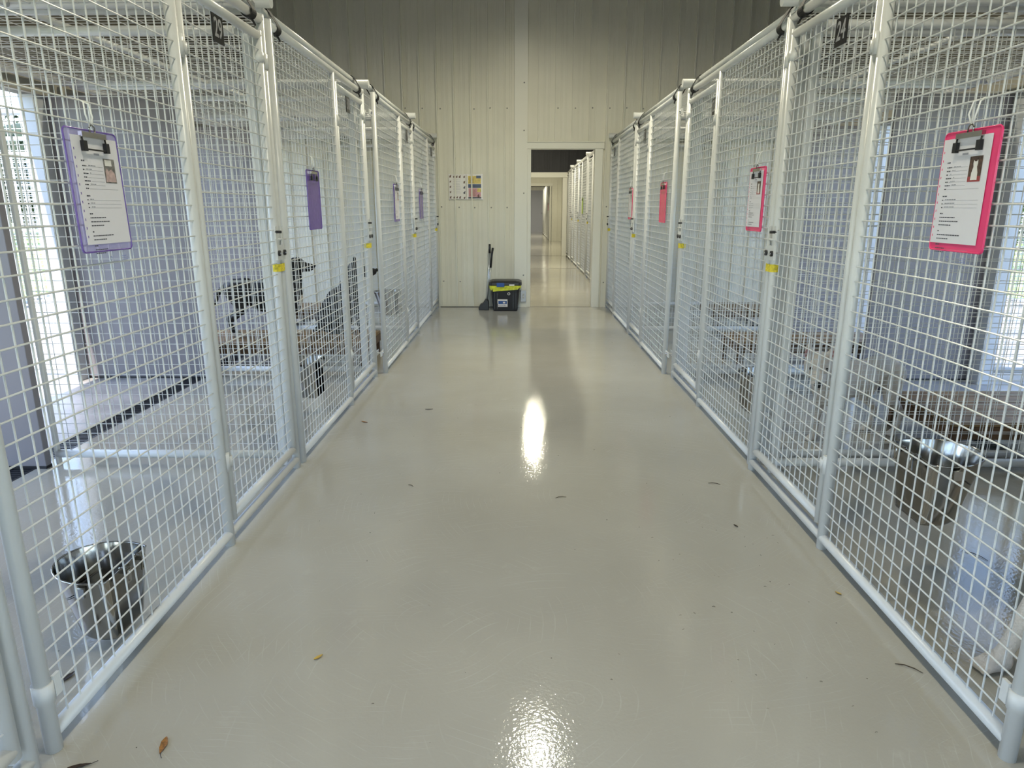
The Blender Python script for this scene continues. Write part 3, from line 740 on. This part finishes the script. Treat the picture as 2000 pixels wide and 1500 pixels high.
def dog(loc, rz, label, mats, paint, pose='stand', S=1., head_yaw=0., head_pitch=0., head_up=.0, ears='prick', tail='down', collar=True, fat=1., hs=1., front_fwd=0., hl=None, seat=None):
    """local frame: +x is forward, z up, paws on z=0. Scale 1 = 0.56 m at the shoulder."""
    t = thing('dog', loc, label, 'dog', None, rz)
    B = []
    I = Matrix.Identity(3)
    def R(ax, a): return Matrix.Rotation(a, 3, ax)
    if pose == 'stand':
        sh = V((.24, 0, .44)); hp = V((-.27, 0, .45))
        def E(c, q, M): return (V(c) - V((0, 0, (fat-1)*.09)), (q[0], q[1]*(fat*.5+.5), q[2]*fat), M)
        B += [E(*e) for e in [((.20, 0, .40), (.17, .105, .145), R('Y', .1)), ((.02, 0, .42), (.20, .10, .125), I), ((-.18, 0, .455), (.16, .092, .105), I), ((-.27, 0, .46), (.10, .085, .095), I), ((.28, 0, .42), (.09, .085, .12), I)]]
        for sy in (-1, 1):
            y = .075*sy; f = front_fwd if sy > 0 else front_fwd*.3
            B += [((.26, y*.95, .42), (.22, y, .27), .055, .036), ((.22, y, .27), (.245+f*.5, y, .14), .034, .025), ((.245+f*.5, y, .14), (.24+f, y, .045), .023, .022), ((.24+f, y, .03), (.275+f, y, .024), .030, .026)]
            o = -.03 if sy > 0 else .04
            B += [((-.27, y*.85, .44), (-.23+o, y, .27), .082, .048), ((-.23+o, y, .27), (-.36+o, y, .155), .042, .024), ((-.36+o, y, .155), (-.325+o, y, .04), .022, .021), ((-.325+o, y, .03), (-.285+o, y, .024), .029, .026)]
            for k in (-1, 0, 1):
                B += [((.285+f, y+k*.017, .018), (.302+f, y+k*.020, .014), .013, .011), ((-.275+o, y+k*.017, .018), (-.258+o, y+k*.020, .014), .013, .011)]
        nb = V((.30, 0, .47)); tb = V((-.35, 0, .49))
    else:  # sitting
        B += [((-.02, 0, .30), (.15, .11, .15), R('Y', -.7)), ((.07, 0, .40), (.11, .10, .15), R('Y', -.3)), ((-.13, 0, .17), (.13, .12, .13), I), ((-.10, 0, .24), (.11, .10, .13), I)]
        for sy in (-1, 1):
            y = .075*sy; f = front_fwd if sy < 0 else -front_fwd*.3
            B += [((.10, y*.95, .38), (.11+f*.3, y, .24), .055, .036), ((.11+f*.3, y, .24), (.13+f*.7, y, .12), .034, .026), ((.13+f*.7, y, .12), (.14+f, y, .045), .024, .022), ((.14+f, y, .03), (.175+f, y, .024), .031, .027)]
            B += [((-.15, y*1.1, .16), (.02, y*1.5, .17), .085, .055), ((.02, y*1.5, .17), (-.10, y*1.5, .05), .045, .03), ((-.10, y*1.5, .035), (.05, y*1.5, .028), .030, .030)]
            for k in (-1, 0, 1):
                B += [((.185+f, y+k*.018, .018), (.203+f, y+k*.021, .014), .013, .011), ((.065, y*1.5+k*.017, .018), (.082, y*1.5+k*.02, .014), .013, .011)]
        nb = V((.09, 0, .48)); tb = V((-.24, 0, .08))
    # neck and head
    hc = hl if hl is not None else nb + V((.13, 0, .16 + head_up))
    hc = V(hc)
    B += [(nb - V((.03, 0, .06)), nb.lerp(hc, .55), .088, .066), (nb.lerp(hc, .5), hc + V((-.02, 0, -.01)), .066, .062)]
    HM = R('Z', head_yaw) @ R('Y', head_pitch)
    def H(x, y, z): return hc + HM @ (V((x, y, z)) * hs)
    n0 = len(B)
    B += [(hc, (.080, .070, .066), HM), (H(.035, 0, -.006), (.058, .056, .050), HM), (H(.02, .034, -.022), (.045, .032, .036), HM), (H(.02, -.034, -.022), (.045, .032, .036), HM)]
    B += [(H(.06, 0, -.018), H(.145, 0, -.026), .040, .030), (H(.06, 0, -.045), H(.125, 0, -.050), .028, .020)]
    if ears == 'prick':
        for sy in (-1, 1):
            B += [(H(-.01, .045*sy, .045), H(-.018, .058*sy, .100), .026, .008), (H(-.002, .052*sy, .045), H(-.012, .066*sy, .085), .018, .008)]
    else:
        for sy in (-1, 1):
            B += [(H(-.02, .056*sy, .038), H(-.012, .082*sy, -.005), .020, .020), (H(-.012, .082*sy, -.005), H(.004, .082*sy, -.055), .020, .011)]
    B[n0:] = [(e[0], e[1], e[2]*hs, e[3]*hs) if len(e) == 4 else (e[0], tuple(q*hs for q in e[1]), e[2]) for e in B[n0:]]
    if tail == 'down':
        B += [(tb, tb + V((-.07, 0, -.05)), .030, .022), (tb + V((-.07, 0, -.05)), tb + V((-.12, .0, -.17)), .022, .016), (tb + V((-.12, 0, -.17)), tb + V((-.19, 0, -.25)), .016, .008)]
    elif tail == 'floor':
        B += [(tb, tb + V((-.06, .07, -.045)), .028, .018), (tb + V((-.06, .07, -.045)), tb + V((.0, .17, -.05)), .018, .010)]
    me = blob_mesh(B)
    bm = bmesh.new(); bm.from_mesh(me)
    for f in bm.faces:
        f.smooth = True; c = f.calc_center_median()
        f.material_index = paint(c, HM.inverted() @ (c - hc))
    def ball(c, r, mi, M=HM):
        r = tuple(q*hs for q in r)
        s = MB().sphere(c, r, seg=12, rg=8, M=M); vs = [bm.verts.new(v) for v in s.v]
        for q in s.f:
            try: f = bm.faces.new([vs[i] for i in q]); f.material_index = mi; f.smooth = True
            except ValueError: pass
    for sy in (-1, 1):
        ball(H(.068, .034*sy, .014), (.009, .011, .010), 2)
    ball(H(.172, 0, -.012), (.014, .019, .015), 3)
    if ears == 'prick':
        for sy in (-1, 1): ball(H(.006, .056*sy, .062), (.006, .015, .026), 4)
    bmesh.ops.recalc_face_normals(bm, faces=bm.faces)
    bm.to_mesh(me); bm.free(); me.name = 'body'
    for m in mats: me.materials.append(m)
    o = bpy.data.objects.new('body', me); COL.objects.link(o); o.parent = t; o.scale = (S, S, S)
    if collar:
        d_ = (hc - nb).normalized(); c = nb.lerp(hc, .52); u = d_.orthogonal().normalized(); w_ = d_.cross(u)
        mb = MB(); n = 24; vs = []
        for e, r in ((-.013, .079), (.013, .076)):
            vs += [c + e*d_ + r*(math.cos(2*PI*i/n)*u + math.sin(2*PI*i/n)*w_) for i in range(n)]
        for e, r in ((-.013, .073), (.013, .070)):
            vs += [c + e*d_ + r*(math.cos(2*PI*i/n)*u + math.sin(2*PI*i/n)*w_) for i in range(n)]
        fs = []
        for i in range(n):
            j = (i+1) % n; fs += [(i, j, n+j, n+i), (2*n+i, 3*n+i, 3*n+j, 2*n+j), (i, 2*n+i, 2*n+j, j), (n+i, n+j, 3*n+j, 3*n+i)]
        mb.add(vs, fs, 0, True); k = mb.build('collar', COLLAR, t); k.scale = (S, S, S)
    return t
DM = lambda a, b: [a, b, EYE, NOSE, FURP]
# black dog standing on the bench, facing the aisle
def paint_black(c, h):
    if c.x > .2 and c.z < .40 and abs(c.y) < .05 and c.z > .3: return 1
    if c.z < .05: return 1
    return 0
dog((-2.15, 5.70, .21), 0.02, 'black dog with white chest standing side on upon the bench, head raised', DM(FURB, FURW), paint_black, S=.88, ears='drop', hl=(.33, 0, .69), fat=1.28, tail='down', collar=False)
def paint_2(c, h):
    if c.z < .05: return 1
    if c.x > .13 and c.z < .36: return 1
    return 0
dog((-1.47, 5.68, .21), 0.15, 'black and tan dog sitting on the bench behind the mesh, nearer the aisle', DM(FURB, FURT), paint_2, pose='sit', S=.95, ears='prick', tail='floor', collar=False, hl=(.12, 0, .60))
# white dog facing the camera
def paint_w(c, h):
    if h.x > .10 and abs(h.y) < .018 and -.06 < h.z < 0.0: return 0
    return 0
dog((1.87, 3.69, 0), PI + .44, 'white prick eared dog with dark collar looking through the wire', DM(FURW, FURW), paint_w, S=.84, ears='prick', hl=(.36, 0, .545), hs=1.3, head_yaw=.75, head_pitch=.30, tail='none')
# white dog by the near right corner
dog((1.60, 1.63, 0), PI + .10, 'white dog sitting at the right edge, only a foreleg and paw in view', DM(FURW, FURW), paint_w, pose='sit', S=1.05, ears='prick', hl=(.08, 0, .62), front_fwd=.08, tail='floor')

# ------------------------------------------------------------------ things on the far wall
def poster(x0, x1, z0, z1, kind, label):
    t = thing('poster', ((x0+x1)/2, YW-.013, (z0+z1)/2), label, 'poster', 'posters on the far wall')
    w = (x1-x0)/2; h = (z1-z0)/2
    MB().box((-w, -.001, -h), (w, .001, h)).build('sheet', POST, t)
    mb = MB(); y = -.0016
    def q(a, b, c, d, mi, o=0): mb.add([(a, y-o, c), (b, y-o, c), (b, y-o, d), (a, y-o, d)], [(0, 1, 2, 3)], mi)
    if kind == 'dogs':
        for i in range(18):
            # small animal shapes round the border
            if i < 5: cx, cz = -w*.82, h*(.85 - i*.42)
            elif i < 10: cx, cz = w*.82, h*(.80 - (i-5)*.42)
            elif i < 13: cx, cz = w*(-.4 + (i-10)*.35), h*.82
            elif i < 16: cx, cz = w*(-.4 + (i-13)*.35), -h*.84
            else: continue
            a = random.uniform(.011, .016); mi = random.choice((0, 1, 1))
            mb.add([(cx-a, y, cz-a), (cx-a*.5, y, cz-a*.2), (cx-a*1.1, y, cz+a*.3), (cx-.2*a, y, cz+a*.5), (cx+a*.3, y, cz+a*1.2), (cx+a*.9, y, cz+a*.7), (cx+a*.5, y, cz), (cx+a*.6, y, cz-a)], [list(range(8))], mi)
        for i in range(9): q(-w*.5, w*.45-random.uniform(0, .02), h*.55-i*h*.13, h*.55-i*h*.13+.003, 2)
        mb.build('print', [INK, PBRN, GINK], t)
    else:
        q(-w*.8, w*.78, h*.25, h*.88, 0); q(w*.2, w*.78, h*.68, h*.90, 1, .0003); q(-w*.8, w*.8, -.08*h, h*.22, 1); q(-w*.75, w*.75, -h*.80, -h*.10, 2); q(w*.3, w*.78, -h*.42, -h*.1, 0, .0003); q(-w*.8, w*.8, -h*.93, -h*.82, 3)
        for i in range(6): q(-w*.7, -w*.1, h*.35+i*.011, h*.35+i*.011+.004, 4, .0003); q(-w*.65, w*.1, -h*.7+i*.012, -h*.7+i*.012+.004, 4, .0003)
        mb.add([(w*.45+dx, y-.0006, -h*.85+dz) for dx, dz in ((-.012, 0), (-.010, .028), (-.002, .04), (.008, .036), (.012, .02), (.014, 0))], [list(range(6))], 5)
        mb.build('print', [PYEL, PNAV, PRED, INK, WOOD, PBRN], t)
    mb = MB()
    for sx in (-1, 1):
        for sz in (-1, 1): mb.box((sx*w*.93-.008, -.0022, sz*h*.97-.006), (sx*w*.93+.008, -.0010, sz*h*.97+.006))
    mb.build('clear_tape', PAPER, t)
poster(-.905, -.69, 1.375, 1.68, 'dogs', 'pale poster bordered with small animal pictures, left of the pair')
poster(-.682, -.475, 1.375, 1.68, 'blocks', 'colour block poster with yellow, navy and rose bands, right of the pair')
t = thing('power_outlet', (.045, YW-.04, .15), 'grey metal power outlet low on the corner trim beside the bin', 'power outlet')
MB().box((-.036, -.02, -.075), (.036, .004, .075)).build('box', OUTLT, t, bevel=.003)
mb = MB()
for z in (-.02, .02): mb.tube((0, -.020, z), (0, -.023, z), .014, 16)
mb.build('socket', WHITE, t)
mb = MB()
for z in (-.02, .02): mb.box((-.008, -.0245, z-.006), (-.004, -.022, z+.006)).box((.004, -.0245, z-.006), (.008, -.022, z+.006)).tube((0, -.022, z-.010), (0, -.0245, z-.010), .003, 8)
mb.build('slot', BLACK, t)

# bin with lid and bag
t = thing('storage_bin', (-.185, 8.74, 0), 'black lidded plastic bin with a yellow liner bag beside the doorway', 'bin')
def loop(w, d, z, r, n=5):
    p = []
    for cx, cy, a0 in ((w-r, d-r, 0), (-w+r, d-r, 90), (-w+r, -d+r, 180), (w-r, -d+r, 270)):
        for i in range(n): a = math.radians(a0+90*i/(n-1)); p.append((cx+r*math.cos(a), cy+r*math.sin(a), z))
    return p
def loft(mb, loops, mi=0, cap=True):
    n = len(loops[0]); vs = [v for l in loops for v in l]
    fs = [(i*n+j, i*n+(j+1) % n, (i+1)*n+(j+1) % n, (i+1)*n+j) for i in range(len(loops)-1) for j in range(n)]
    if cap: fs += [list(range(n))[::-1], [(len(loops)-1)*n+j for j in range(n)]]
    mb.add(vs, fs, mi, False)
mb = MB(); loft(mb, [loop(.150, .125, 0, .03), (loop(.153, .128, .01, .03)), loop(.188, .160, .33, .035)])
mb.build('tub', BLACK, t, bevel=.004)
mb = MB()
for x in (-.10, -.135, .10, .135): mb.box((x-.006, -.150, .03), (x+.006, -.115, .24), 0, Matrix.Translation((0, 0, 0)))
mb.build('rib', BLACK, t)
mb = MB(); loft(mb, [loop(.203, .175, .325, .04), loop(.208, .180, .335, .04), loop(.205, .177, .362, .04), loop(.175, .150, .378, .035)])
mb.box((-.14, -.12, .378), (.14, .12, .382)); lid = mb.build('lid', BLACK, t, bevel=.004)
MB().box((-.108, -.192, .312), (-.01, -.174, .362)).build('latch', BLUE, lid, bevel=.004)['label'] = 'blue latch'
MB().box((.05, -.1825, .325), (.115, -.1795, .342)).build('sticker', PHWH, lid)
# bag: skirt hanging below the lid with uneven hem
mb = MB(); rim = loop(.196, .168, .326, .04, 14); n = len(rim); lev = []
for k in range(6):
    f = k/5; r = []
    for i, p in enumerate(rim):
        ang = math.atan2(p[1], p[0])
        front = max(0, -p[1]/.168)
        hem = .035 + .075*front*max(0, 1-abs((p[0]+.03)/.17)**2) + .012*math.sin(i*1.7) + .008*math.sin(i*.9+1)
        q = 1.012 - .02*f + .018*math.sin(i*1.3+k*.6)*f
        r.append((p[0]*q, p[1]*q, .328 - hem*f))
    lev.append(r)
loft(mb, lev, 0, False); loft(mb, [[(x*1.012, y*1.012, z) for x, y, z in l] for l in lev], 0, False)
bag = mb.build('liner_bag', YBAG, t); bag['label'] = 'yellow green liner bag'
for p in bag.data.polygons: p.use_smooth = True
mb = MB().box((-.098, -.1505, .075), (.028, -.1455, .17), 0); mb.box((-.088, -.1515, .11), (.02, -.1500, .150), 1)
for i in range(6): mb.box((-.09+i*.018, -.1515, .085), (-.078+i*.018, -.1502, .098), 2)
mb.box((-.03, -.152, .12), (0, -.1512, .14), 0)
lb = mb.build('label_sticker', [PHWH, LABELB, GINK], t); lb.rotation_euler = (math.radians(6), 0, 0); lb.location = (0, .012, -.002)
mb = MB(); n = 20; mb.path([(.045+.014*math.cos(2*PI*i/n), -.1575, .222+.014*math.sin(2*PI*i/n)) for i in range(n)], .0035, 6, closed=True); mb.build('round_emblem', PHWH, t)
# dustpan and brush
t = thing('lobby_dustpan', (-.455, 8.78, 0), 'black long handled lobby dustpan standing left of the bin', 'dustpan')
mb = MB(); mb.prism([(-.07, 0), (.055, 0), (.055, .11), (.04, .13), (.01, .135), (-.02, .085), (-.055, .07), (-.075, .03)], -.11, .03, 'y'); mb.build('pan', BLACK, t, bevel=.006)
MB().tube((.035, .0, .12), (.065, .10, .72), .009, 10).build('pole', SILV, t); MB().tube((.065, .10, .71), (.066, .105, .82), .014, 12).build('grip', BLACK, t)
t = thing('lobby_brush', (-.435, 8.89, 0), 'long handled brush with a black grip leaning beside the dustpan', 'broom')
mb = MB().box((-.03, -.05, .02), (.03, .05, .06)); mb.build('head', BLACK, t, bevel=.004)
MB().tube((.0, 0, .05), (.062, .03, .60), .009, 10).build('pole', SILV, t); MB().path([(.055, .03, .52), (.068, .035, .68), (.085, .042, .77)], .014, 10).build('grip', BLACK, t)
mb = MB()
for i in range(60):
    x = random.uniform(-.025, .025); y = random.uniform(-.045, .045); mb.tube((x, y, .022), (x*1.1, y*1.1, 0), .0015, 4, caps=False)
mb.build('bristles', BLACK, t)

# ------------------------------------------------------------------ leaves, twigs and crumbs on the floor
def leaf(x, y, rz, L, W, m, label, curl=.3, stem=True):
    t = thing('leaf', (x, y, .0015), label, 'leaf', None, rz)
    n = 8; mb = MB(); vs = []
    for i in range(n+1):
        f = i/n; ww = W*math.sin(PI*min(1, f**.8))*.5 + .0008; z = curl*L*.25*(f-.5)**2
        wob = random.uniform(-.08, .08)*W
        vs += [(L*(f-.5), -ww+wob, z+.006*curl), (L*(f-.5), wob*.5, z), (L*(f-.5), ww+wob, z+.006*curl)]
    fs = []
    for i in range(n):
        a = i*3; fs += [(a, a+1, a+4, a+3), (a+1, a+2, a+5, a+4)]
    top = len(vs); vs2 = vs + [(x_, y_, z_+.0008) for x_, y_, z_ in vs]
    fs2 = fs + [tuple(i+top for i in f[::-1]) for f in fs]
    mb.add(vs2, fs2, 0, True); mb.build('blade', m, t)
    if stem: MB().path([(L*.48, 0, .001), (L*.6, .002, .002), (L*.75, .006, .001)], .0008, 5).build('stem', LEAFD, t)
leaf(-.865, 1.375, 1.8+PI, .055, .015, LEAF, 'brown pointed dry leaf lying in the lower left of the aisle')
leaf(-1.03, 1.31, .3, .05, .010, LEAFD, 'dark narrow leaf at the very foot of the left front post')
leaf(-1.26, 1.62, 1.3, .045, .018, LEAFD, 'dark curled leaf inside the kennel below the left pail')
def zfloor(px, py):
    F = V((-math.sin(yw)*math.cos(tl), math.cos(yw)*math.cos(tl), -math.sin(tl))); R_ = V((math.cos(yw), math.sin(yw), 0)); U = R_.cross(F)
    d = F + (px-1000)/1330*R_ + (750-py)/1330*U; k = -1.27/d.z; return (d.x*k, d.y*k)
for px, py, rz, L, W, m, lab in ((622, 1285, .9, .030, .010, LEAFY, 'small torn yellowish leaf in the middle left of the aisle'), (1637, 1160, 2.2, .022, .008, LEAFY, 'small yellow leaf near the right kennel rail'),
                                (712, 825, -.5, .05, .012, LEAF, 'reddish curled leaf by the left gate of kennel 30'), (838, 800, .1, .05, .008, LEAFD, 'thin dark leaf in the middle of the aisle left of centre'),
                                (1437, 1028, 2.0, .025, .007, LEAFD, 'small dark leaf fleck near the right rail')):
    x, y = zfloor(px, py); leaf(x, y, rz, L, W, m, lab, stem=False)
for px, py, rz, L, lab in ((803, 949, -.6, .035, 'short bent twig left of the aisle centre'), (1095, 972, .35, .05, 'dark curved twig right of the aisle centre'), (1395, 945, -.2, .055, 'forked dark twig near the number 24 gate'),
                           (1905, 1085, -.9, .09, 'brown twig on the floor inside kennel 24'), (1775, 1305, -.5, .07, 'fine dark hair like twig by the lower right rail')):
    x, y = zfloor(px, py)
    o = MB().path([(-L/2, 0, .002), (-L/6, L*.06, .004), (L/5, L*.02, .003), (L/2, -L*.12, .002)], [.0012, .0016, .0015, .0008], 5).build('twig', TWIG); o.location = (x, y, 0); o.rotation_euler = (0, 0, rz)
    tag(o, lab, 'twig')
mb = MB(); rnd = random.Random(3)
for i in range(95):
    x = rnd.uniform(-1.0, 1.05); y = rnd.uniform(1.3, 8.6); a = rnd.uniform(0, PI); L = rnd.uniform(.003, .010)
    if rnd.random() < .45: x = rnd.uniform(.45, 1.05); y = rnd.uniform(1.2, 2.6)
    mb.path([(x, y, .0012), (x+L*.5*math.cos(a), y+L*.5*math.sin(a), .002), (x+L*math.cos(a+.5), y+L*math.sin(a+.5), .001)], rnd.uniform(.0003, .0007), 4)
tag(mb.build('floor_crumbs', TWIG), 'scattered dark hairs and crumbs on the grey aisle floor', 'debris', kind='stuff')

# ------------------------------------------------------------------ outdoors: runs, bushes
def run_panel(axis, c, a0, a1, label, H=1.95):
    t = thing('outdoor_run_panel', ((c, a0, 0) if axis == 'y' else (a0, c, 0)), label, 'wire fence panel', 'outdoor run fences')
    L = a1 - a0
    def P(a, z): return (0, a, z) if axis == 'y' else (a, 0, z)
    mb = MB().tube(P(0, 0), P(0, H), .025, 10).tube(P(L, 0), P(L, H), .025, 10).tube(P(0, H-.02), P(L, H-.02), .022, 10).tube(P(0, .06), P(L, .06), .022, 10); mb.build('frame', WHITE, t)
    mb = MB(); wires(mb, axis, 0, *sorted((0, L)), .06, H-.02, pitch=.055, r=.0026); mb.build('wire_mesh', WHITE, t)
for s in (-1, 1):
    sd = 'left' if s < 0 else 'right'
    for y, nm in ((3.25, 'first'), (5.15, 'second'), (7.05, 'third'), (8.95, 'fourth')):
        a, b = (-6.6, XL-.15) if s < 0 else (XR+.15, 6.6)
        run_panel('x', y, a, b, 'wire fence dividing the outdoor runs on the %s, %s from the camera' % (sd, nm))
    for y, nm in ((3.3, 'second'), (5.2, 'third'), (7.1, 'fourth'), (9.0, 'fifth'), (10.9, 'sixth')):
        run_panel('y', s*6.65, y, y+1.85, 'wire fence across the end of the outdoor run on the %s, %s bay' % (sd, nm))
def bush(x, y, r, h, label, m=FOL, tree=False):
    t = thing('bush', (x, y, 0), label, 'bush' if not tree else 'tree', 'bushes and trees outside')
    if tree: t.name = 'tree'
    rnd = random.Random(int(x*13+y*7)); mb = MB(); z0 = h*.45 if not tree else h*.65
    if tree: MB().path([(0, 0, 0), (.05, .03, h*.3), (-.04, .05, h*.6)], [.14, .11, .07], 10).build('trunk', BARK, t)
    else: MB().tube((0, 0, 0), (0, 0, h*.5), .05, 8).build('trunk', BARK, t)
    mb.sphere((0, 0, z0), (r*.8, r*.8, h*.42 if not tree else h*.25), 0, 20, 12)
    for i in range(1500):
        u = V((rnd.gauss(0, 1), rnd.gauss(0, 1), rnd.gauss(0, 1))).normalized() * rnd.uniform(.55, 1.0)
        c = V((u.x*r, u.y*r, z0 + u.z*(h*.5 if not tree else h*.35)))
        if c.z < 0: continue
        n_ = V((rnd.gauss(0, 1), rnd.gauss(0, 1), rnd.gauss(0, 1))).normalized(); a = n_.orthogonal().normalized(); b = n_.cross(a); s_ = rnd.uniform(.08, .17)
        mb.add([c-a*s_, c-b*s_*.6, c+a*s_, c+b*s_*.6], [(0, 1, 2, 3)], 0)
    mb.build('foliage', m, t)
for i in range(9):
    y = 6 + i*4.2
    bush(-19 - (i % 2)*5, y, 2.2 + (i % 2)*1.6, 4.6 + (i % 2)*1.5, 'dark leafy bush beyond the left lawn', FOLD)
    bush(15 + (i % 2)*5, y, 2.2 + (i % 2)*1.6, 4.2 + (i % 2)*1.5, 'green leafy bush beyond the right lawn', FOL)
bush(10.5, 13.5, 1.2, 5.5, 'slim tree standing on the right lawn', FOL, True)
